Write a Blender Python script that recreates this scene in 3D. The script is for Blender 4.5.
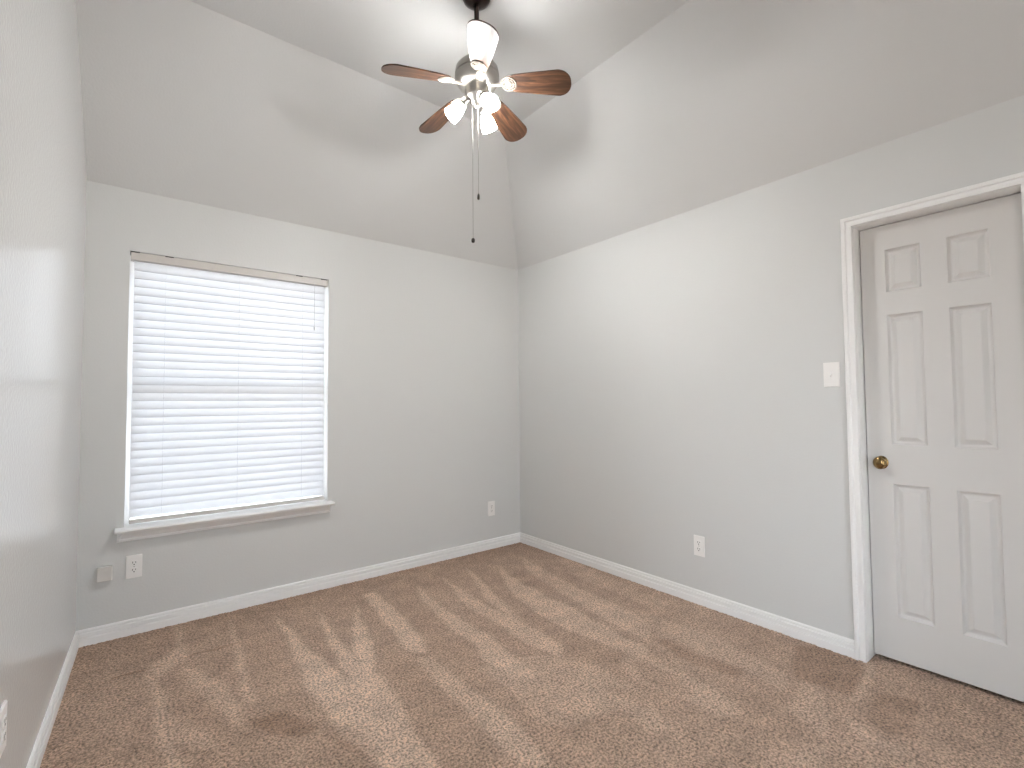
import bpy, bmesh, math, random
import numpy as np
from mathutils import Vector, Matrix
for o in list(bpy.data.objects): bpy.data.objects.remove(o)
S = bpy.context.scene
COL = S.collection
random.seed(4)

# ------------------------------------------------------------------ camera
F_PX = 486.07
yaw, pit, rol = .6688, .0375, -.0083
fwv = Vector((math.sin(yaw)*math.cos(pit), math.cos(yaw)*math.cos(pit), math.sin(pit)))
r0 = Vector((math.cos(yaw), -math.sin(yaw), 0)); u0 = r0.cross(fwv)
rv = math.cos(rol)*r0 + math.sin(rol)*u0; uv = -math.sin(rol)*r0 + math.cos(rol)*u0
cam = bpy.data.cameras.new('camera'); cam.sensor_width = 36; cam.sensor_fit = 'HORIZONTAL'
cam.lens = F_PX/1024*36; cam.clip_start = .02
co = bpy.data.objects.new('camera', cam); COL.objects.link(co)
m = Matrix.Identity(4)
for i in range(3):
    m[i][0] = rv[i]; m[i][1] = uv[i]; m[i][2] = -fwv[i]
m[0][3], m[1][3], m[2][3] = -2.7644, -3.396, 1.241
co.matrix_world = m
S.camera = co

# ------------------------------------------------------------------ light and exposure
S.view_settings.view_transform = 'Standard'; S.view_settings.look = 'None'
S.view_settings.gamma = 1; S.view_settings.use_curve_mapping = False
EXPOSURE = 0.0
LAMP = 136.0            # emission of the glowing glass shades
BULB = 2700.0
SKY = 12.6
S.view_settings.exposure = EXPOSURE
wd = bpy.data.worlds.new('sky'); S.world = wd; wd.use_nodes = True
nt = wd.node_tree; nt.nodes.clear()
def wn(t): return nt.nodes.new(t)
tc = wn('ShaderNodeTexCoord'); sx = wn('ShaderNodeSeparateXYZ'); cr = wn('ShaderNodeValToRGB')
bg = wn('ShaderNodeBackground'); out = wn('ShaderNodeOutputWorld'); mr = wn('ShaderNodeMapRange')
mr.inputs[1].default_value = -1; mr.inputs[2].default_value = 1
nt.links.new(tc.outputs['Generated'], sx.inputs[0]); nt.links.new(sx.outputs[2], mr.inputs[0])
nt.links.new(mr.outputs[0], cr.inputs[0]); nt.links.new(cr.outputs[0], bg.inputs[0]); nt.links.new(bg.outputs[0], out.inputs[0])
e = cr.color_ramp.elements
e[0].position = .40; e[0].color = (.56, .49, .44, 1)
e[1].position = .53; e[1].color = (.93, .95, 1, 1)
x = e.new(.48); x.color = (.60, .56, .54, 1)
x = e.new(.9); x.color = (.72, .84, 1, 1)
bg.inputs[1].default_value = SKY

# ------------------------------------------------------------------ helpers
def tag(o, label=None, cat=None, group=None, kind=None):
    for k, v in (('label', label), ('category', cat), ('group', group), ('kind', kind)):
        if v: o[k] = v
    return o
def obj(name, bm, mat, parent=None, smooth=None):
    me = bpy.data.meshes.new(name)
    bmesh.ops.recalc_face_normals(bm, faces=bm.faces)
    bm.to_mesh(me); bm.free()
    if mat: me.materials.append(mat)
    if smooth is not None:
        me.polygons.foreach_set('use_smooth', [True]*len(me.polygons))
        me.set_sharp_from_angle(angle=math.radians(smooth))
    o = bpy.data.objects.new(name, me); COL.objects.link(o)
    if parent: o.parent = parent
    return o
def empty(name, loc, rotz=0):
    o = bpy.data.objects.new(name, None); COL.objects.link(o)
    o.empty_display_size = .05
    o.location = loc; o.rotation_euler = (0, 0, rotz); return o
def add_box(bm, x0, x1, y0, y1, z0, z1, bevel=0, seg=2):
    r = bmesh.ops.create_cube(bm, size=1)
    vs = r['verts']
    for v in vs:
        v.co = Vector(((x0+x1)/2+v.co.x*(x1-x0), (y0+y1)/2+v.co.y*(y1-y0), (z0+z1)/2+v.co.z*(z1-z0)))
    if bevel:
        es = list({e for v in vs for e in v.link_edges})
        bmesh.ops.bevel(bm, geom=es, offset=bevel, segments=seg, affect='EDGES', profile=.5)
    return bm
def box(*a, **k): return add_box(bmesh.new(), *a, **k)
def add_lathe(bm, prof, n=32, mat=None):
    """prof: list of (r, z); axis = local Z, capped where r == 0."""
    mat = mat or Matrix.Identity(4)
    rings = []
    for r, z in prof:
        if r < 1e-6: rings.append([bm.verts.new(mat @ Vector((0, 0, z)))])
        else: rings.append([bm.verts.new(mat @ Vector((r*math.cos(2*math.pi*i/n), r*math.sin(2*math.pi*i/n), z))) for i in range(n)])
    for a, b in zip(rings, rings[1:]):
        for i in range(n):
            j = (i+1) % n
            if len(a) == 1 and len(b) == 1: break
            if len(a) == 1: bm.faces.new((a[0], b[i], b[j]))
            elif len(b) == 1: bm.faces.new((a[i], a[j], b[0]))
            else: bm.faces.new((a[i], a[j], b[j], b[i]))
    return bm
def lathe(prof, n=32, mat=None): return add_lathe(bmesh.new(), prof, n, mat)
def frame_to(d, origin=(0, 0, 0)):
    """matrix whose local Z is d."""
    q = Vector(d).normalized().to_track_quat('Z', 'Y')
    return Matrix.Translation(origin) @ q.to_matrix().to_4x4()
def add_tube(bm, pts, r, n=8):
    pts = [Vector(p) for p in pts]; rings = []
    rr = r if isinstance(r, (list, tuple)) else [r]*len(pts)
    ref = None
    for i, p in enumerate(pts):
        d = (pts[min(i+1, len(pts)-1)]-pts[max(i-1, 0)]).normalized()
        if ref is None: ref = d.orthogonal().normalized()
        a = (ref - d*ref.dot(d)).normalized(); ref = a; b = d.cross(a)
        rings.append([bm.verts.new(p + rr[i]*(math.cos(2*math.pi*k/n)*a+math.sin(2*math.pi*k/n)*b)) for k in range(n)])
    for A, B in zip(rings, rings[1:]):
        for k in range(n): bm.faces.new((A[k], A[(k+1) % n], B[(k+1) % n], B[k]))
    bm.faces.new(rings[0]); bm.faces.new(rings[-1]); return bm
def add_torus(bm, R, r, mat, n=28, k=8):
    vs = [[bm.verts.new(mat @ Vector(((R+r*math.cos(2*math.pi*j/k))*math.cos(2*math.pi*i/n), (R+r*math.cos(2*math.pi*j/k))*math.sin(2*math.pi*i/n), r*math.sin(2*math.pi*j/k)))) for j in range(k)] for i in range(n)]
    for i in range(n):
        for j in range(k): bm.faces.new((vs[i][j], vs[(i+1) % n][j], vs[(i+1) % n][(j+1) % k], vs[i][(j+1) % k]))
    return bm
def add_extrude(bm, prof, A, B, nrm, miterA=0, miterB=0):
    """sweep profile [(depth, height)] from A to B; depth goes along nrm, height along world Z;
    miter shifts the ends along the run by miter*depth."""
    A, B, nrm = Vector(A), Vector(B), Vector(nrm); d = (B-A).normalized()
    ra = [bm.verts.new(A + nrm*p + Vector((0, 0, h)) + d*(miterA*p)) for p, h in prof]
    rb = [bm.verts.new(B + nrm*p + Vector((0, 0, h)) - d*(miterB*p)) for p, h in prof]
    k = len(prof)
    for i in range(k): bm.faces.new((ra[i], ra[(i+1) % k], rb[(i+1) % k], rb[i]))
    bm.faces.new(ra); bm.faces.new(rb); return bm
def add_poly(bm, pts, ext):
    """solid from a planar polygon extruded by vector ext."""
    ext = Vector(ext)
    a = [bm.verts.new(Vector(p)) for p in pts]; b = [bm.verts.new(Vector(p)+ext) for p in pts]; k = len(a)
    bm.faces.new(a); bm.faces.new(b)
    for i in range(k): bm.faces.new((a[i], a[(i+1) % k], b[(i+1) % k], b[i]))
    return bm

# ------------------------------------------------------------------ materials
def mat(name, color, rough=.5, metal=0, spec=.5, **k):
    mm = bpy.data.materials.new(name); mm.use_nodes = True
    b = mm.node_tree.nodes['Principled BSDF']
    b.inputs['Base Color'].default_value = (*color, 1); b.inputs['Roughness'].default_value = rough
    b.inputs['Metallic'].default_value = metal; b.inputs['Specular IOR Level'].default_value = spec
    for kk, v in k.items(): b.inputs[kk.replace('_', ' ')].default_value = v
    return mm
def bump(mm, scale, strength, dist=.002, detail=3, coord='Object', stretch=None):
    t = mm.node_tree; n = t.nodes; b = n['Principled BSDF']
    c = n.new('ShaderNodeTexCoord'); no = n.new('ShaderNodeTexNoise'); bp = n.new('ShaderNodeBump')
    no.inputs['Scale'].default_value = scale; no.inputs['Detail'].default_value = detail
    bp.inputs['Strength'].default_value = strength; bp.inputs['Distance'].default_value = dist
    t.links.new(c.outputs[coord], no.inputs['Vector']); t.links.new(no.outputs[0], bp.inputs['Height']); t.links.new(bp.outputs[0], b.inputs['Normal'])
    return mm
M = {}
WALL = (.680, .684, .678)
M['wall'] = bump(mat('wall_paint', WALL, .50, spec=.35), 95, .22, .0025, 2)
M['gloss_wall'] = bump(mat('satin_wall_paint', WALL, .22, spec=.6), 80, .34, .003, 2)
M['ceiling'] = bump(mat('ceiling_paint', (.675, .676, .674), .7, spec=.25), 95, .25, .0025, 2)
M['trim'] = mat('white_trim_paint', (.91, .905, .90), .38, spec=.45)
M['door'] = mat('door_paint', (.70, .685, .67), .40, spec=.4)
M['plastic'] = mat('white_plastic', (.90, .885, .87), .35)
M['painted_box'] = mat('painted_plastic', (.74, .72, .69), .45)
M['slot'] = mat('dark_slot', (.03, .028, .026), .6)
M['vinyl'] = mat('white_vinyl', (.90, .90, .90), .4)
M['screw'] = mat('screw_metal', (.55, .54, .52), .35, 1)
M['headrail'] = mat('headrail_enamel', (.62, .59, .56), .4)
M['bronze'] = mat('dark_bronze', (.035, .02, .016), .28, .6)
M['nickel'] = mat('brushed_nickel', (.46, .44, .41), .30, 1)
M['iron'] = mat('antique_white_metal', (.20, .178, .15), .55, 0, .2)
M['brass'] = mat('antique_brass', (.27, .185, .085), .20, 1)
M['chain'] = mat('chain_nickel', (.22, .21, .19), .45, 1)
M['fob'] = mat('dark_wood_fob', (.015, .011, .009), .4)
M['cord'] = mat('white_cord', (.72, .72, .72), .7)
M['gap'] = mat('dark_rubber', (.02, .02, .02), .8)

# slat: white faux wood letting some daylight through
sl = bpy.data.materials.new('blind_slat'); sl.use_nodes = True
t = sl.node_tree; b = t.nodes['Principled BSDF']; o_ = t.nodes['Material Output']
b.inputs['Base Color'].default_value = (.84, .845, .85, 1); b.inputs['Roughness'].default_value = .4
tr = t.nodes.new('ShaderNodeBsdfTranslucent'); tr.inputs[0].default_value = (.86, .88, .92, 1)
mx = t.nodes.new('ShaderNodeMixShader'); mx.inputs[0].default_value = .37
t.links.new(b.outputs[0], mx.inputs[1]); t.links.new(tr.outputs[0], mx.inputs[2]); t.links.new(mx.outputs[0], o_.inputs[0])
M['slat'] = sl
# window glass
gl = bpy.data.materials.new('window_glass'); gl.use_nodes = True
t = gl.node_tree; t.nodes.remove(t.nodes['Principled BSDF']); o_ = t.nodes['Material Output']
tp = t.nodes.new('ShaderNodeBsdfTransparent'); tp.inputs[0].default_value = (.95, .97, .97, 1)
gg = t.nodes.new('ShaderNodeBsdfGlossy'); gg.inputs['Roughness'].default_value = .02
fr = t.nodes.new('ShaderNodeFresnel'); mx = t.nodes.new('ShaderNodeMixShader')
t.links.new(fr.outputs[0], mx.inputs[0]); t.links.new(tp.outputs[0], mx.inputs[1]); t.links.new(gg.outputs[0], mx.inputs[2]); t.links.new(mx.outputs[0], o_.inputs[0])
M['glass'] = gl
def glow(name, col, s):
    mm = mat(name, (.9, .88, .85), .3); b = mm.node_tree.nodes['Principled BSDF']
    b.inputs['Emission Color'].default_value = (*col, 1); b.inputs['Emission Strength'].default_value = s; return mm
M['shade'] = glow('lit_frosted_glass', (1, .99, .968), LAMP)
M['bulb'] = glow('lit_bulb', (1, .99, .968), BULB)
# walnut blade
wm = mat('walnut_blade', (.1, .05, .03), .33, spec=.5); t = wm.node_tree; b = t.nodes['Principled BSDF']
c = t.nodes.new('ShaderNodeTexCoord'); mp = t.nodes.new('ShaderNodeMapping'); mp.inputs['Scale'].default_value = (3.2, 34, 34)
no = t.nodes.new('ShaderNodeTexNoise'); no.inputs['Scale'].default_value = 1.6; no.inputs['Detail'].default_value = 6; no.inputs['Distortion'].default_value = 1.1
cr = t.nodes.new('ShaderNodeValToRGB')
cr.color_ramp.elements[0].position = .34; cr.color_ramp.elements[0].color = (.020, .0095, .006, 1)
cr.color_ramp.elements[1].position = .70; cr.color_ramp.elements[1].color = (.150, .074, .038, 1)
x = cr.color_ramp.elements.new(.52); x.color = (.062, .029, .016, 1)
t.links.new(c.outputs['Object'], mp.inputs[0]); t.links.new(mp.outputs[0], no.inputs['Vector']); t.links.new(no.outputs[0], cr.inputs[0]); t.links.new(cr.outputs[0], b.inputs['Base Color'])
M['wood'] = wm
# carpet
cm = mat('carpet', (.4, .3, .25), .95, spec=.08, Sheen_Weight=.15, Sheen_Roughness=.6); t = cm.node_tree; b = t.nodes['Principled BSDF']; L = t.links.new
at = t.nodes.new('ShaderNodeAttribute'); at.attribute_name = 'nap'
c = t.nodes.new('ShaderNodeTexCoord')
ramp = t.nodes.new('ShaderNodeMix'); ramp.data_type = 'RGBA'
ramp.inputs[6].default_value = (.355, .222, .150, 1); ramp.inputs[7].default_value = (.85, .635, .490, 1)
L(at.outputs['Fac'], ramp.inputs[0])
n1 = t.nodes.new('ShaderNodeTexNoise'); n1.inputs['Scale'].default_value = 105; n1.inputs['Detail'].default_value = 3; n1.inputs['Roughness'].default_value = .65
L(c.outputs['Object'], n1.inputs['Vector'])
mr1 = t.nodes.new('ShaderNodeMapRange'); mr1.inputs[1].default_value = .36; mr1.inputs[2].default_value = .60; mr1.inputs[3].default_value = .36; mr1.inputs[4].default_value = 1.30
L(n1.outputs[0], mr1.inputs[0])
n2 = t.nodes.new('ShaderNodeTexNoise'); n2.inputs['Scale'].default_value = 9; n2.inputs['Detail'].default_value = 4
L(c.outputs['Object'], n2.inputs['Vector'])
mr2 = t.nodes.new('ShaderNodeMapRange'); mr2.inputs[1].default_value = .3; mr2.inputs[2].default_value = .7; mr2.inputs[3].default_value = .84; mr2.inputs[4].default_value = 1.13
L(n2.outputs[0], mr2.inputs[0])
mu = t.nodes.new('ShaderNodeMath'); mu.operation = 'MULTIPLY'; L(mr1.outputs[0], mu.inputs[0]); L(mr2.outputs[0], mu.inputs[1])
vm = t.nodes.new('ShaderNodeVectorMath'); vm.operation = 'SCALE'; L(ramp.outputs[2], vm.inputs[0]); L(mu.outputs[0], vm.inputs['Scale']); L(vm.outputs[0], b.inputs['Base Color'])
bp = t.nodes.new('ShaderNodeBump'); bp.inputs['Strength'].default_value = .9; bp.inputs['Distance'].default_value = .010
L(n1.outputs[0], bp.inputs['Height']); L(bp.outputs[0], b.inputs['Normal'])
M['carpet'] = cm

# ------------------------------------------------------------------ the room
W, LA, H0, H1, RB, RR, YF = 2.9554, .0393, 2.44, 3.1773, .6728, .6639, -4.5
def lx(y): return -W + LA*y            # the left wall runs a little out of square
WX0, WX1, WZ0, WZ1 = -2.769, -1.6885, .581, 2.098      # window opening
DY0, DY1, DZ = -2.592, -3.162, 2.083                   # door opening (inner faces of the jamb)
T = .14
def struct(name, bm, m, label, cat, smooth=None):
    return tag(obj(name, bm, m, None, smooth), label, cat, None, 'structure')

# floor: carpet with vacuum tracks in its nap
TRACKS = [
    (0.90, [(-2.059, -0.228), (-2.096, -0.818), (-2.116, -1.091), (-2.120, -1.350), (-1.997, -1.272), (-1.977, -1.082), (-2.026, -0.764)]),
    (0.90, [(-1.844, -0.204), (-1.895, -0.625), (-1.951, -1.005), (-1.982, -1.229), (-1.912, -1.286), (-1.872, -1.152), (-1.876, -1.014), (-1.857, -0.656)]),
    (0.90, [(-1.631, -0.379), (-1.800, -0.789), (-1.881, -1.028), (-1.932, -1.269), (-1.891, -1.302), (-1.813, -1.084), (-1.733, -0.843)]),
    (0.75, [(-2.102, -1.130), (-2.118, -1.304), (-2.120, -1.507), (-2.070, -1.757), (-2.030, -1.856), (-1.932, -1.936), (-1.895, -1.730), (-1.858, -1.439), (-1.839, -1.210)]),
    (1.00, [(-1.544, -0.279), (-1.603, -0.799), (-1.650, -1.115), (-1.576, -1.201), (-1.535, -1.112), (-1.513, -0.872), (-1.457, -0.382), (-1.459, -0.266)]),
    (0.60, [(-1.653, -1.203), (-1.670, -1.476), (-1.680, -1.729), (-1.689, -1.938), (-1.695, -2.080), (-1.609, -2.150), (-1.564, -1.957), (-1.555, -1.758), (-1.569, -1.559), (-1.585, -1.241)]),
    (0.85, [(-1.182, -0.331), (-1.302, -0.630), (-1.350, -1.015), (-1.343, -1.269), (-1.406, -1.439), (-1.399, -1.638), (-1.296, -1.722), (-1.269, -1.585), (-1.239, -1.334), (-1.240, -1.026), (-1.245, -0.734)]),
    (0.85, [(-0.989, -0.298), (-1.068, -0.653), (-1.122, -0.971), (-1.117, -1.197), (-1.140, -1.455), (-1.090, -1.662), (-1.010, -1.581), (-0.997, -1.385), (-0.983, -1.163), (-1.019, -0.948), (-1.003, -0.694)]),
    (0.85, [(-0.741, -0.225), (-0.886, -0.625), (-0.993, -0.913), (-0.995, -1.178), (-0.997, -1.385), (-0.971, -1.147), (-0.910, -0.924), (-0.791, -0.523)]),
    (0.80, [(-0.526, -0.378), (-0.713, -0.697), (-0.830, -1.030), (-0.863, -1.286), (-0.854, -1.512), (-0.824, -1.770), (-0.792, -1.941), (-0.699, -1.873), (-0.676, -1.648), (-0.660, -1.418), (-0.632, -1.141), (-0.619, -0.899), (-0.604, -0.641)]),
    (0.65, [(-0.265, -0.346), (-0.400, -0.544), (-0.477, -0.799), (-0.534, -1.093), (-0.582, -1.346), (-0.624, -1.647), (-0.623, -1.818), (-0.422, -1.673), (-0.399, -1.419), (-0.372, -1.202), (-0.373, -0.929), (-0.296, -0.595)]),
    (0.35, [(-0.050, -0.497), (-0.235, -0.908), (-0.261, -1.306), (-0.269, -1.646), (-0.137, -1.618), (-0.097, -1.171), (-0.016, -0.758)]),
    (0.45, [(-1.458, -1.465), (-1.448, -1.741), (-1.487, -1.955), (-1.390, -2.034), (-1.179, -2.063), (-1.206, -2.227), (-1.119, -2.297), (-1.019, -2.090), (-1.006, -1.833), (-1.093, -1.624), (-1.251, -1.496)]),
    (0.60, [(-2.664, -0.506), (-2.667, -0.781), (-2.660, -1.005), (-2.650, -1.197), (-2.624, -1.343), (-2.585, -1.375), (-2.611, -1.130), (-2.636, -0.883), (-2.638, -0.694)]),
    (0.60, [(-2.532, -0.034), (-2.534, -0.349), (-2.664, -0.490), (-2.635, -0.608), (-2.513, -0.477), (-2.519, -0.322), (-2.514, -0.063)]),
    (0.45, [(-2.544, -0.572), (-2.527, -0.785), (-2.456, -1.029), (-2.410, -1.207), (-2.380, -1.209), (-2.389, -0.926), (-2.454, -0.725)]),
    (0.60, [(-2.277, -0.124), (-2.321, -0.445), (-2.342, -0.847), (-2.345, -1.069), (-2.316, -1.092), (-2.306, -0.846), (-2.300, -0.501), (-2.262, -0.161)]),
    (0.35, [(-2.646, -0.875), (-2.605, -1.175), (-2.551, -1.278), (-2.491, -1.307), (-2.508, -1.214), (-2.585, -1.020)]),
    (0.45, [(-0.874, -1.829), (-0.970, -2.006), (-0.925, -2.182), (-0.927, -2.352), (-0.812, -2.399), (-0.742, -2.249), (-0.767, -2.018), (-0.740, -1.831)]),
    (0.35, [(-0.376, -1.555), (-0.557, -1.823), (-0.546, -2.097), (-0.531, -2.274), (-0.562, -2.450), (-0.397, -2.383), (-0.356, -2.144), (-0.325, -1.885)]),
    (0.60, [(-0.003, -2.592), (-0.171, -2.628), (-0.403, -2.632), (-0.393, -2.665), (-0.171, -2.657), (0.020, -2.620)]),
    (0.40, [(-0.455, -2.455), (-0.685, -2.502), (-0.729, -2.643), (-0.564, -2.647), (-0.504, -2.575), (-0.379, -2.473)]),
    (0.35, [(-0.543, -2.640), (-0.658, -2.760), (-0.641, -2.867), (-0.567, -2.891), (-0.597, -2.770), (-0.520, -2.682)]),
    (0.30, [(-0.813, -2.635), (-1.012, -2.637), (-0.920, -2.728), (-0.781, -2.699)]),
    (-0.60, [(-2.369, -1.207), (-2.336, -1.353), (-2.237, -1.453), (-2.166, -1.427), (-2.218, -1.295), (-2.286, -1.216)]),
    (-0.45, [(-2.143, -1.424), (-2.135, -1.595), (-2.049, -1.757), (-2.036, -1.675), (-2.070, -1.505)]),
    (-0.50, [(-1.122, -1.951), (-1.129, -2.053), (-1.093, -2.158), (-1.026, -2.111), (-1.065, -1.969)]),
    (-0.50, [(-0.101, -2.316), (-0.392, -2.418), (-0.391, -2.478), (-0.375, -2.628), (-0.166, -2.632), (-0.034, -2.583), (0.012, -2.408)]),
    (-0.50, [(-0.584, -1.842), (-0.655, -2.008), (-0.608, -2.272), (-0.517, -2.253), (-0.521, -2.082), (-0.512, -1.881)]),
    (-0.50, [(-0.841, -1.891), (-0.950, -2.022), (-0.907, -2.170), (-0.849, -2.217), (-0.810, -2.077), (-0.798, -1.926)]),
    (-0.40, [(-0.266, -2.691), (-0.484, -2.711), (-0.544, -2.792), (-0.492, -2.875), (-0.184, -2.810)]),
]
gx0, gx1, gy0, gy1, st = -3.20, .50, YF, .02, .008
nx, ny = int((gx1-gx0)/st)+1, int((gy1-gy0)/st)+1
GX, GY = np.meshgrid(np.linspace(gx0, gx1, nx), np.linspace(gy0, gy1, ny))
def blur(a, s):
    r = int(3*s)+1; k = np.exp(-.5*(np.arange(-r, r+1)/s)**2); k /= k.sum()
    a = np.apply_along_axis(lambda v: np.convolve(np.pad(v, r, mode='edge'), k, 'valid'), 0, a)
    return np.apply_along_axis(lambda v: np.convolve(np.pad(v, r, mode='edge'), k, 'valid'), 1, a)
rng = np.random.default_rng(7)
wob = blur(rng.normal(size=GX.shape), 5); wob /= wob.std()
wob2 = blur(rng.normal(size=GX.shape), 5); wob2 /= wob2.std()
PXx, PYy = GX + .007*wob, GY + .007*wob2                # ragged pile edges
light = np.zeros_like(GX); dark = np.zeros_like(GX)
for w, poly in TRACKS:
    ins = np.zeros(GX.shape, bool); k = len(poly)
    for i in range(k):
        xa, ya = poly[i]; xb, yb = poly[(i+1) % k]
        if ya == yb: continue
        cond = ((ya > PYy) != (yb > PYy)) & (PXx < (xb-xa)*(PYy-ya)/(yb-ya)+xa)
        ins ^= cond
    f = blur(ins.astype(float), 1.25)
    if w > 0: light = np.maximum(light, w*f)
    else: dark = np.maximum(dark, -w*f)
seam = np.exp(-((GY+.487+.010*wob)/.007)**2)*(GX > -2.8)*(GX < -2.28)
broad = blur(rng.normal(size=GX.shape), 14); broad /= broad.std()
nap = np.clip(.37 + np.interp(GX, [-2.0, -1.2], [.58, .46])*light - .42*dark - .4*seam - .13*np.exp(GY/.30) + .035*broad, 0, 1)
hz = .0015*rng.normal(size=GX.shape)
me = bpy.data.meshes.new('floor')
V = np.stack([GX, GY, hz], -1).reshape(-1, 3)
idx = np.arange(nx*ny).reshape(ny, nx)
Q = np.stack([idx[:-1, :-1], idx[:-1, 1:], idx[1:, 1:], idx[1:, :-1]], -1).reshape(-1, 4)
me.vertices.add(len(V)); me.vertices.foreach_set('co', V.ravel())
me.loops.add(Q.size); me.loops.foreach_set('vertex_index', Q.ravel())
me.polygons.add(len(Q)); me.polygons.foreach_set('loop_start', np.arange(0, Q.size, 4))
me.polygons.foreach_set('use_smooth', np.ones(len(Q), bool))
me.update(); me.validate()
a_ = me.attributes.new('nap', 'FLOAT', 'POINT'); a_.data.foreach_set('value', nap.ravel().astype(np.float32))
me.materials.append(M['carpet'])
fl = bpy.data.objects.new('floor', me); COL.objects.link(fl)
tag(fl, 'beige brown carpet with pale vacuum tracks', 'carpet', None, 'structure')

bm = bmesh.new()                       # back wall around the window
for a in ((-3.45, WX0, 0, T, -.03, H0+.1), (WX1, .2, 0, T, -.03, H0+.1), (WX0, WX1, 0, T, -.03, WZ0-.032), (WX0, WX1, 0, T, WZ1, H0+.1)): add_box(bm, *a)
struct('wall_back', bm, M['wall'], 'grey back wall holding the window', 'wall')
bm = bmesh.new()                       # right wall around the door
for a in ((0, T, DY0+.018, .0, -.03, H0+.1), (0, T, DY1-.018, DY0+.018, DZ+.018, H0+.1), (0, T, YF-.1, DY1-.018, -.03, H0+.1)): add_box(bm, *a)
struct('wall_right', bm, M['wall'], 'long grey right wall holding the door', 'wall')
bm = bmesh.new()                       # left wall follows the ceiling slope
VY0, VY1, UZ0, UZ1 = -4.42, -3.60, .30, 2.05          # plus a window added out of frame to throw light on the walls
def lq(y0, y1, z0, z1): add_poly(bm, [(lx(y0), y0, z0), (lx(y1), y1, z0), (lx(y1), y1, z1), (lx(y0), y0, z1)], (-T, 0, 0))
add_poly(bm, [(lx(0), 0, -.03), (lx(VY1), VY1, -.03), (lx(VY1), VY1, H1+.1), (lx(-RB+.1), -RB+.1, H1+.1), (lx(0), 0, H0+.1)], (-T, 0, 0))
lq(VY0, VY1, -.03, UZ0); lq(VY0, VY1, UZ1, H1+.1); lq(YF-.1, VY0, -.03, H1+.1)
struct('wall_left', bm, M['gloss_wall'], 'satin grey left wall reflecting the window', 'wall')
bm = bmesh.new(); vx = lx(VY0)-.10; vm_ = (UZ0+UZ1)/2
for a in ((VY0, VY0+.05, UZ0, UZ1), (VY1-.05, VY1, UZ0, UZ1), (VY0+.05, VY1-.05, UZ0, UZ0+.05), (VY0+.05, VY1-.05, UZ1-.05, UZ1), (VY0+.05, VY1-.05, vm_-.025, vm_+.025)): add_box(bm, vx, vx+.06, *a)
fill_win = tag(obj('fill_window', bm, M['vinyl']), 'added window in the left wall behind the camera, for fill light', 'window', None, 'structure')
obj('window_pane', box(vx+.028, vx+.032, VY0+.045, VY1-.045, UZ0+.045, UZ1-.045), M['glass'], fill_win)
VX0, VX1, VZ0, VZ1 = -1.75, -1.10, .03, 2.05            # glazed door added in the unseen wall to fill the room with light
bm = bmesh.new()
for a in ((-3.5, VX0, YF-T, YF, -.03, H1+.1), (VX1, .2, YF-T, YF, -.03, H1+.1), (VX0, VX1, YF-T, YF, -.03, VZ0), (VX0, VX1, YF-T, YF, VZ1, H1+.1)): add_box(bm, *a)
struct('wall_front', bm, M['wall'], 'grey wall behind the camera with an added opening for fill light', 'wall')
bm = bmesh.new(); fa, fb, vm_ = YF-.12, YF-.06, (VX0+VX1)/2
for a in ((VX0, VX0+.05, fa, fb, VZ0, VZ1), (VX1-.05, VX1, fa, fb, VZ0, VZ1), (VX0+.05, VX1-.05, fa, fb, VZ0, VZ0+.06), (VX0+.05, VX1-.05, fa, fb, VZ1-.05, VZ1)): add_box(bm, *a)
fill_door = tag(obj('fill_glazed_door', bm, M['vinyl']), 'added glazed door in the wall behind the camera, for fill light', 'fill light opening', None, 'structure')
obj('window_pane', box(VX0+.045, VX1-.045, YF-.092, YF-.088, VZ0+.055, VZ1-.045), M['glass'], fill_door)
struct('wall_light_block', box(.55, .6, -3.4, -2.35, -.05, 2.3), M['wall'], 'added wall behind the door, blocking stray daylight', 'wall')  # unseen backing, added to stop daylight leaking under the door
bm = bmesh.new()                       # added box keeping outside light from leaking in behind the door
add_box(bm, T, .6, -2.40, -2.35, -.05, 2.3); add_box(bm, T, .6, -3.4, -3.35, -.05, 2.3); add_box(bm, T, .6, -3.4, -2.35, 2.25, 2.3); add_box(bm, .02, .6, -3.4, -2.35, -.06, -.03)
struct('wall_light_block_side', bm, M['wall'], 'added sides behind the door, blocking stray daylight', 'wall')

bm = bmesh.new()                       # vaulted ceiling: flat centre, slopes to the back and right walls
def quad(*p): bm.faces.new([bm.verts.new(Vector(q)) for q in p])
A_ = (-3.45, 0, H0); B_ = (0, 0, H0); C_ = (-RR, -RB, H1); D_ = (-3.45, -RB, H1); E_ = (0, YF-.05, H0); F_ = (-RR, YF-.05, H1); G_ = (-3.45, YF-.05, H1)
vv = {k: bm.verts.new(Vector(p)) for k, p in dict(A=A_, B=B_, C=C_, D=D_, E=E_, F=F_, G=G_).items()}
for s in ('ABCD', 'BEFC', 'DCFG'): bm.faces.new([vv[k] for k in s])
ce = struct('ceiling', bm, M['ceiling'], 'vaulted grey ceiling with flat centre and two slopes', 'ceiling')
if ce.data.polygons[2].normal.z > 0: ce.data.flip_normals()
sm = ce.modifiers.new('thickness', 'SOLIDIFY'); sm.thickness = .12; sm.offset = -1; sm.use_even_offset = True

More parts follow.
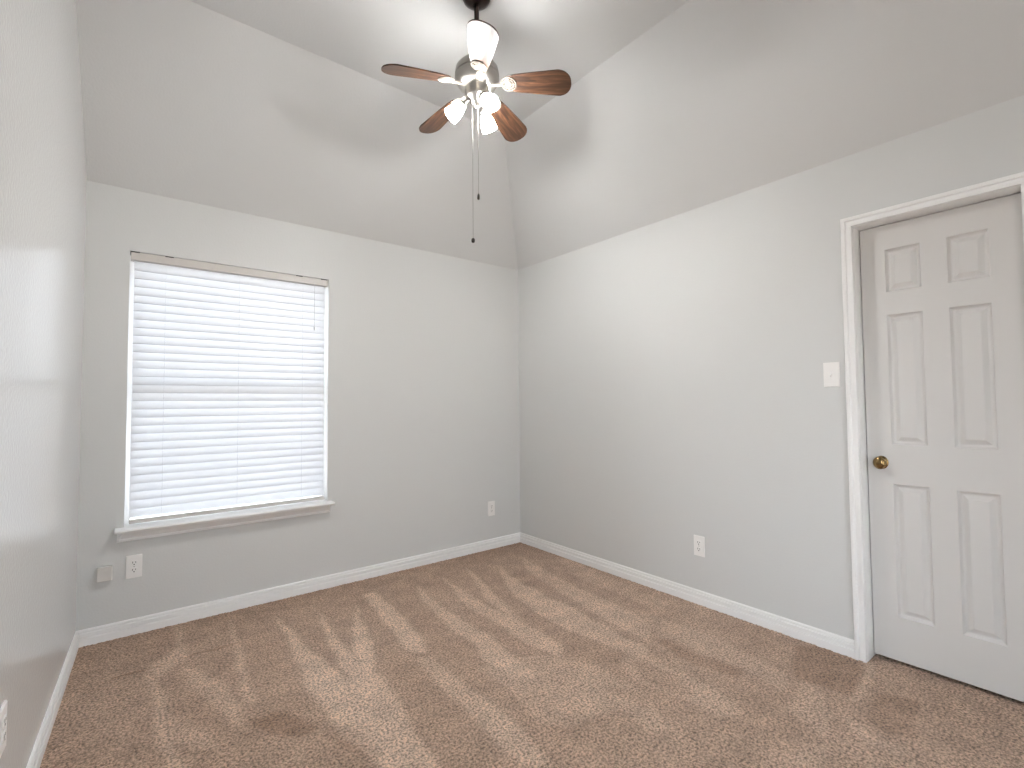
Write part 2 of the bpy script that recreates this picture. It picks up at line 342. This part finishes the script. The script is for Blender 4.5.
# baseboards (colonial profile)
BB = [(0, 0), (.015, 0), (.015, .034), (.0135, .038), (.007, .040), (.007, .044), (.0125, .046), (.0125, .060), (.0115, .063), (.005, .065), (.005, .068), (.010, .070), (.009, .077), (.005, .082), (0, .083)]
BB = [(d, h-.012 if h == 0 else h) for d, h in BB]
struct('baseboard_back', add_extrude(bmesh.new(), BB, (lx(0), 0, 0), (0, 0, 0), (0, -1, 0), 1, 1), M['trim'], 'white baseboard along the back wall', 'baseboard')
struct('baseboard_right', add_extrude(bmesh.new(), BB, (0, 0, 0), (0, DY0+.0475, 0), (-1, 0, 0), 1, 0), M['trim'], 'white baseboard along the right wall', 'baseboard')
ln = Vector((1, -LA, 0)).normalized()
struct('baseboard_left', add_extrude(bmesh.new(), BB, (lx(YF), YF, 0), (lx(0), 0, 0), ln, 0, 1), M['trim'], 'white baseboard along the left wall', 'baseboard')

# window: frame, sashes, panes, stool and apron
bm = bmesh.new()
fy0, fy1, fw_ = .108, .145, .012
for a in ((WX0, WX0+fw_, fy0, fy1, WZ0, WZ1), (WX1-fw_, WX1, fy0, fy1, WZ0, WZ1), (WX0+fw_, WX1-fw_, fy0, fy1, WZ0, WZ0+fw_), (WX0+fw_, WX1-fw_, fy0, fy1, WZ1-fw_, WZ1)): add_box(bm, *a)
win = tag(obj('window_1', bm, M['vinyl']), 'single-hung white window in the grey back wall', 'window', None, 'structure')
zm = 1.352
def sash(name, z0, z1, y0, y1):
    bm = bmesh.new(); w = .020; xa, xb = WX0+fw_-.004, WX1-fw_+.004
    for a in ((xa, xa+w, y0, y1, z0, z1), (xb-w, xb, y0, y1, z0, z1), (xa+w, xb-w, y0, y1, z0, z0+w), (xa+w, xb-w, y0, y1, z1-w, z1)): add_box(bm, *a)
    s_ = obj(name, bm, M['vinyl'], win)
    obj('window_pane', box(xa+w-.004, xb-w+.004, (y0+y1)/2-.002, (y0+y1)/2+.002, z0+w-.004, z1-w+.004), M['glass'], s_)
sash('upper_sash', zm-.012, WZ1-fw_+.004, .126, .142); sash('lower_sash', WZ0+fw_-.004, zm+.026, .110, .126)
bm = bmesh.new()                       # stool: rounded nosing with horns past the opening
NOSE = [(-.0, -.018), (.072, -.018), (.078, -.014), (.0805, -.009), (.078, -.003), (.072, 0), (0, 0)]
add_extrude(bm, [(d, h) for d, h in NOSE], (WX0-.039, 0, WZ0), (WX1+.026, 0, WZ0), (0, -1, 0))
add_box(bm, WX0, WX1, 0, .108, WZ0-.03, WZ0)
obj('window_sill', bm, M['trim'], win, 30)
AP = [(0, -.076), (.010, -.076), (.016, -.072), (.017, -.063), (.014, -.059), (.020, -.051), (.036, -.038), (.052, -.024), (.052, -.018), (0, -.018)]
obj('window_apron', add_extrude(bmesh.new(), AP, (WX0-.029, 0, WZ0), (WX1+.018, 0, WZ0), (0, -1, 0), .45, .45), M['trim'], win, 30)

# blind
bl = tag(empty('window_blind', ((WX0+WX1)/2, .035, WZ1)), 'white horizontal slat blind closed over the window', 'blind')
def lb(bm):                            # blind parts are written in world coordinates
    bmesh.ops.translate(bm, verts=bm.verts, vec=-Vector(((WX0+WX1)/2, .035, WZ1))); return bm
bx0, bx1 = WX0+.020, WX1-.017
bm = bmesh.new()
add_box(bm, WX0+.004, WX1-.004, .006, .058, WZ1-.046, WZ1-.0015, .002, 1)
obj('headrail', lb(bm), M['headrail'], bl)
for xa in (WX0+.004, WX0+.16, WX1-.21, WX1-.05): obj('mounting_bracket', lb(box(xa, xa+.04, .004, .05, WZ1-.005, WZ1-.0002)), M['gap'], bl)
NS, ztop, zbot = 31, WZ1-.072, WZ0+.072
tilt, hw = math.radians(76), .0292
bm = bmesh.new()
cy_ = .034
for i in range(NS):
    z = ztop + (zbot-ztop)*i/(NS-1)
    sag = .0009*math.sin(i*1.7)
    pr = []
    for s in (-1, -.5, 0, .5, 1): pr.append((s*hw, .0022*(1-s*s)+.0016))
    for s in (1, .5, 0, -.5, -1): pr.append((s*hw, .0022*(1-s*s)-.0016))
    # across the slat: s=-1 is the room side edge, tipped down
    tl = tilt + .025*math.sin(i*2.3)
    ring = []
    for s, h in pr:
        y = cy_ + s*math.cos(tl) - h*math.sin(tl); zz = z + s*math.sin(tl) + h*math.cos(tl)
        ring.append((y, zz))
    for xa, xb in ((bx0, bx1),):
        ra = [bm.verts.new((xa, y, zz+sag)) for y, zz in ring]; rb_ = [bm.verts.new((xb, y, zz-sag)) for y, zz in ring]
        k = len(ring)
        for j in range(k): bm.faces.new((ra[j], ra[(j+1) % k], rb_[(j+1) % k], rb_[j]))
        bm.faces.new(ra); bm.faces.new(rb_)
obj('slats', lb(bm), M['slat'], bl, 40)
obj('bottom_rail', lb(box(bx0, bx1, .010, .060, WZ0+.010, WZ0+.034, .003, 2)), M['headrail'], bl)
for fx in (.14, .5, .86):
    bm = bmesh.new(); xx = bx0+(bx1-bx0)*fx
    for yy in (.0185, .0500): add_tube(bm, [(xx, yy, WZ1-.046), (xx, yy, WZ0+.03)], .0007, 6)
    obj('ladder_cord', lb(bm), M['slat'], bl)
bm = bmesh.new(); xx = bx1-.075
add_tube(bm, [(xx, .004, WZ1-.03), (xx, .002, WZ1-.046), (xx, .002, WZ1-.33)], .0013, 6); add_lathe(bm, [(0, 0), (.004, .003), (.005, .02), (.002, .03), (0, .03)], 10, Matrix.Translation((xx, .002, WZ1-.36)))
obj('lift_cord', lb(bm), M['cord'], bl)

# ------------------------------------------------------------------ door
DX = .085                              # face of the slab, set back in the jamb
bm = bmesh.new()
ya, yb, za, zb = DY1+.004, DY0-.004, .018, DZ-.004
cols = ((-3.055, -2.920), (-2.827, -2.694)); rows = ((.221, .840), (1.026, 1.644), (1.753, 1.960))
ys = [ya, cols[0][0], cols[0][1], cols[1][0], cols[1][1], yb]; zs = [za, rows[0][0], rows[0][1], rows[1][0], rows[1][1], rows[2][0], rows[2][1], zb]
g = {}
def gv(i, j):
    if (i, j) not in g: g[i, j] = bm.verts.new((DX, ys[i], zs[j]))
    return g[i, j]
def rect(y0, y1, z0, z1, d): return [bm.verts.new((DX+d, y, z)) for y, z in ((y0, z0), (y1, z0), (y1, z1), (y0, z1))]
for i in range(5):
    for j in range(7):
        c4 = [gv(i, j), gv(i+1, j), gv(i+1, j+1), gv(i, j+1)]
        if i in (1, 3) and j in (1, 3, 5):
            y0, y1, z0, z1 = ys[i], ys[i+1], zs[j], zs[j+1]
            prev = c4
            for ins, d in ((.003, .005), (.009, .013), (.014, .0145), (.018, .0135), (.036, .002)):
                cur = rect(y0+ins, y1-ins, z0+ins, z1-ins, d)
                for k in range(4): bm.faces.new((prev[k], prev[(k+1) % 4], cur[(k+1) % 4], cur[k]))
                prev = cur
            bm.faces.new(prev)
        else: bm.faces.new(c4)
bord = [gv(i, 0) for i in range(6)] + [gv(5, j) for j in range(1, 8)] + [gv(i, 7) for i in range(4, -1, -1)] + [gv(0, j) for j in range(6, 0, -1)]
bk = [bm.verts.new((DX+.035, v.co.y, v.co.z)) for v in bord]
for k in range(len(bord)): bm.faces.new((bord[k], bord[(k+1) % len(bord)], bk[(k+1) % len(bord)], bk[k]))
bm.faces.new(bk)
door = tag(obj('door_1', bm, M['door']), 'white six-panel door with brass knob in the right wall', 'door', None, 'structure')
bm = bmesh.new()
for s0, s1 in ((DY0, DY0+.018), (DY1-.018, DY1)): add_box(bm, .002, T-.002, s0, s1, 0, DZ+.018)
add_box(bm, .002, T-.002, DY1, DY0, DZ, DZ+.018)
# stops behind the slab
for s0, s1 in ((DY0-.011, DY0), (DY1, DY1+.011)): add_box(bm, DX+.037, T-.004, s0, s1, 0, DZ)
add_box(bm, DX+.037, T-.004, DY1+.011, DY0-.011, DZ-.011, DZ)
obj('door_jamb', bm, M['trim'], door)
# casing: stepped colonial profile, mitred
CP = [(0, 0), (.013, 0), (.0145, .003), (.0145, .014), (.008, .017), (.009, .032), (.016, .036), (.018, .042), (.018, .054), (.015, .057), (0, .057)]
def casing(bm):
    iy0, iy1, iz = DY0+.002, DY1-.002, DZ+.002
    ring = []
    for d, w in CP: w *= .80; ring.append([(-d, iy0+w, -.005), (-d, iy0+w, iz+w), (-d, iy1-w, iz+w), (-d, iy1-w, -.005)])
    vs = [[bm.verts.new(p) for p in r] for r in ring]; k = len(vs)
    for i in range(k):
        for s in range(3): bm.faces.new((vs[i][s], vs[i][s+1], vs[(i+1) % k][s+1], vs[(i+1) % k][s]))
    bm.faces.new([v[0] for v in vs]); bm.faces.new([v[3] for v in vs])
    return bm
obj('door_casing', casing(bmesh.new()), M['trim'], door, 25)
kmat = Matrix.Translation((DX, -2.653, .938)) @ Matrix.Diagonal((1, .86, 1, 1)) @ frame_to((-1, 0, 0))
kn = obj('door_knob', lathe([(0, .0500), (.010, .0494), (.021, .0462), (.0285, .0405), (.0302, .0360), (.0285, .0310), (.021, .0270), (.0125, .0235), (.0105, .012), (.0125, .007), (.0125, .004), (0, .004)], 36, kmat), M['brass'], door, 40)
obj('rosette', lathe([(0, .009), (.014, .009), (.026, .006), (.0315, .002), (.0315, 0), (0, 0)], 36, kmat), M['brass'], kn, 40)

# ------------------------------------------------------------------ wall plates (local: x across, -y out of the wall, z up)
def rounded_plate(w, h, t):
    bm = box(-w/2, w/2, -t, 0, -h/2, h/2)
    es = [e for e in bm.edges if max(v.co.y for v in e.verts) < -t/2]
    bmesh.ops.bevel(bm, geom=es, offset=.0022, segments=3, affect='EDGES'); return bm
def add_disc(bm, r, x, y0, y1, z, n=14): add_lathe(bm, [(0, 0), (r, 0), (r, y0-y1), (0, y0-y1)], n, frame_to((0, -1, 0), (x, y0, z)))
def outlet(label, loc, rz, w=.071, h=.122):
    r = tag(empty('wall_outlet', loc, rz), label, 'outlet', 'white duplex outlets low on the walls')
    t_ = .006
    obj('cover_plate', rounded_plate(w, h, t_), M['plastic'], r)
    for s in (-1, 1):
        z = s*.0195
        bm = bmesh.new(); pts = []
        for k in range(28):
            a = 2*math.pi*k/28; x, zz = .0172*math.cos(a), max(-.0142, min(.0142, .0172*math.sin(a))); pts.append((x, -t_+.0005, z+zz))
        add_poly(bm, pts, (0, -.003, 0))
        rc = obj('receptacle', bm, M['plastic'], r)
        bm = bmesh.new(); yf = -t_-.0025
        add_box(bm, -.0078, -.0052, yf-.0004, yf+.001, z-.001, z+.0085); add_box(bm, .0052, .0078, yf-.0004, yf+.001, z, z+.0075); add_disc(bm, .0030, 0, yf+.001, yf-.0004, z-.0078)
        obj('slot', bm, M['slot'], rc)
    bm = bmesh.new(); add_disc(bm, .003, 0, -t_+.001, -t_-.001, 0); obj('screw', bm, M['screw'], r)
    return r
outlet('white duplex outlet on the back wall under the window, beside the small white box', (-2.7225, 0, .363), 0)
outlet('small white outlet on the back wall between the window and the far corner', (-.318, 0, .338), 0)
outlet('white duplex outlet on the right wall between the far corner and the door', (0, -1.738, .352), -math.pi/2)
outlet('white outlet on the left wall, cut by the left picture edge', (lx(-1.512), -1.512, .383), math.pi/2-math.atan(LA))
sw = tag(empty('light_switch', (0, -2.4815, 1.366), -math.pi/2), 'white toggle light switch on the right wall beside the door casing', 'light switch')
obj('cover_plate', rounded_plate(.071, .122, .006), M['plastic'], sw)
bm = bmesh.new(); add_box(bm, -.0055, .0055, -.0068, -.005, -.0125, .0125, .0006, 1); bz = obj('toggle_bezel', bm, M['plastic'], sw)
bm = bmesh.new(); add_box(bm, -.0036, .0036, -.019, 0, -.0045, .0045, .001, 2)
bmesh.ops.rotate(bm, verts=bm.verts, cent=(0, 0, 0), matrix=Matrix.Rotation(math.radians(24), 3, 'X'))
obj('toggle', bm, M['plastic'], sw)
for z in (-.030, .030):
    bm = bmesh.new(); add_disc(bm, .0028, 0, -.0055, -.007, z); obj('screw', bm, M['plastic'], sw)
jb = tag(empty('cable_box', (-2.845, 0, .354), 0), 'small square white box on the back wall near the left corner', 'junction box')
obj('box_cover', box(-.0315, .0315, -.036, -.006, -.036, .036, .003, 2), M['painted_box'], jb)
obj('box_base', box(-.030, .030, -.0062, 0, -.0345, .0345, .001, 1), M['painted_box'], jb)

# ------------------------------------------------------------------ ceiling fan
HX, HY = -1.490, -1.535
HEAD = .597                            # the fan's own zero azimuth
fan = tag(empty('ceiling_fan', (HX, HY, H1)), 'five-blade walnut ceiling fan with three glowing glass lamps', 'ceiling fan')
def zf(z): return z - H1               # parts are local to the ceiling mount
def az(deg, r=1.0):
    a = math.radians(deg); return Vector((r*(math.cos(a)*math.cos(HEAD)+math.sin(a)*math.sin(HEAD)), r*(-math.cos(a)*math.sin(HEAD)+math.sin(a)*math.cos(HEAD)), 0))
def tz(bm, z): bmesh.ops.translate(bm, verts=bm.verts, vec=(0, 0, z)); return bm
obj('canopy', lathe([(0, 0), (.066, 0), (.067, -.008), (.062, -.020), (.048, -.032), (.034, -.040), (.022, -.044), (.016, -.044), (.016, -.040), (0, -.040)], 40), M['bronze'], fan, 40)
obj('downrod', lathe([(0, -.036), (.0115, -.036), (.0115, zf(2.868)), (0, zf(2.868))], 20), M['bronze'], fan, 40)
obj('motor_housing', lathe([(0, zf(2.872)), (.020, zf(2.872)), (.022, zf(2.858)), (.050, zf(2.852)), (.085, zf(2.838)), (.100, zf(2.820)), (.1045, zf(2.798)), (.1045, zf(2.790)), (.101, zf(2.787)), (.101, zf(2.781)), (.1045, zf(2.778)), (.103, zf(2.765)), (.092, zf(2.745)), (.076, zf(2.733)), (.058, zf(2.730)), (0, zf(2.730))], 48), M['nickel'], fan, 35)
obj('switch_housing', lathe([(0, zf(2.734)), (.054, zf(2.734)), (.056, zf(2.722)), (.056, zf(2.690)), (.050, zf(2.678)), (.036, zf(2.668)), (.030, zf(2.655)), (.020, zf(2.645)), (.010, zf(2.640)), (.006, zf(2.630)), (0, zf(2.628))], 40), M['nickel'], fan, 35)
ROT0, RTIP, RROOT, ZB, PITCH, DROOP = 3.5, .447, .135, 2.753, -16, 7
def blade_mesh():
    bm = bmesh.new(); pts = []
    L_ = RTIP
    w0, w1, rc = .040, .066, .060
    n = 10
    right = [(RROOT+.006, -w0+.010), (RROOT+.02, -w0)]
    for k in range(9):
        f = k/8; x = RROOT+.02+(L_-rc-RROOT-.02)*f; right.append((x, -(w0+(w1-w0)*(f**.8))))
    for k in range(1, n+1):
        a = -math.pi/2+math.pi/2*k/n; right.append((L_-rc+rc*math.cos(a), -(w1-rc)+rc*math.sin(a)))
    left = [(x, -y) for x, y in reversed(right)]
    pts = [(x, y, .003) for x, y in right+left]
    clean = []
    for p in pts:
        if not clean or (Vector(p)-Vector(clean[-1])).length > 1e-4: clean.append(p)
    add_poly(bm, clean, (0, 0, -.006))
    es = [e for e in bm.edges if abs(e.verts[0].co.z-e.verts[1].co.z) < 1e-5]
    bmesh.ops.bevel(bm, geom=es, offset=.0015, segments=2, affect='EDGES')
    return bm
def bracket_mesh():
    """arm from the hub and a ringed medallion under the blade root (local frame of the blade)."""
    bm = bmesh.new()
    add_tube(bm, [(.050, 0, -.006), (.075, 0, -.010), (.100, 0, -.0085), (.128, 0, -.007)], [.009, .0075, .007, .008], 10)
    c = Matrix.Translation((.155, 0, -.0055))
    add_lathe(bm, [(0, -.0045), (.012, -.004), (.0165, -.001), (.017, .002), (0, .002)], 24, c)
    add_torus(bm, .024, .0030, c); add_torus(bm, .0345, .0034, c)
    for s in (-1, 1):
        add_tube(bm, [(.128, s*.006, -.0065), (.150, s*.022, -.0055)], .0035, 8)
        add_tube(bm, [(.156, s*.012, -.005), (.156, s*.0345, -.005)], .0026, 8)
    add_tube(bm, [(.166, 0, -.005), (.190, 0, -.005)], .0026, 8)
    return bm
blade_me = bracket_me = None
for k in range(5):
    if k == 0:
        b_ = obj('blade', blade_mesh(), M['wood'], fan, 35); br = obj('blade_bracket', bracket_mesh(), M['iron'], b_, 40)
        proto, protob = b_, br
    else:
        b_ = proto.copy(); COL.objects.link(b_); b_.parent = fan
        br = protob.copy(); COL.objects.link(br); br.parent = b_
    d = az(-90+72*k+ROT0)
    ang = math.atan2(d.y, d.x)
    b_.location = (0, 0, zf(ZB))
    b_.rotation_euler = (Matrix.Rotation(ang, 4, 'Z') @ Matrix.Rotation(math.radians(DROOP), 4, 'Y') @ Matrix.Rotation(math.radians(PITCH), 4, 'X')).to_euler()
# lamps
def lamp(deg):
    d = az(deg); tl = math.radians(46)
    ax = (d*math.sin(tl) + Vector((0, 0, -math.cos(tl)))).normalized()
    neck = d*.066 + Vector((0, 0, zf(2.648)))
    Mx = frame_to(ax, neck)
    bm = bmesh.new()
    add_tube(bm, [d*.022+Vector((0, 0, zf(2.668))), d*.045+Vector((0, 0, zf(2.668))), d*.060+Vector((0, 0, zf(2.657))), neck+ax*.004], .009, 10)
    add_lathe(bm, [(0, -.012), (.014, -.012), (.0195, -.004), (.0215, .009), (.0205, .010), (0, .004)], 24, Mx)
    arm = obj('lamp_arm', bm, M['nickel'], fan, 40)
    prof = [(.0195, .006), (.0225, .014), (.0275, .026), (.0320, .042), (.0350, .060), (.0368, .076), (.0376, .084)]
    inn = [(r-.0025, z) for r, z in reversed(prof)]
    sh = obj('lamp_shade', lathe(prof+inn, 28, Mx), M['shade'], arm, 50)
    obj('light_bulb', lathe([(0, .006), (.010, .006), (.011, .018), (.016, .030), (.0195, .044), (.0175, .056), (.010, .064), (0, .067)], 20, Mx), M['bulb'], arm, 60)
for a in (180, -60, 60): lamp(a)
# pull chains
def chain(off, z0, z1, fob):
    bm = bmesh.new(); p = off
    z = z0
    while z > z1:
        bmesh.ops.create_icosphere(bm, subdivisions=1, radius=.0011, matrix=Matrix.Translation((p.x, p.y, zf(z)))); z -= .0043
    add_tube(bm, [(p.x, p.y, zf(z0)), (p.x, p.y, zf(z1))], .0007, 5)
    c_ = obj('pull_chain', bm, M['chain'], fan)
    bm = bmesh.new(); add_lathe(bm, fob, 14, Matrix.Translation((p.x, p.y, zf(z1)))); obj('chain_fob', bm, M['fob'], c_, 40)
chain(az(180, .022)+az(-90, .030), 2.672, 2.000, [(0, .002), (.003, .001), (.0075, -.004), (.0085, -.010), (.008, -.017), (.0055, -.021), (0, -.022)])
chain(az(0, .004)+az(-90, .030), 2.672, 2.208, [(0, .002), (.0025, .001), (.0055, -.006), (.006, -.022), (.004, -.027), (0, -.028)])
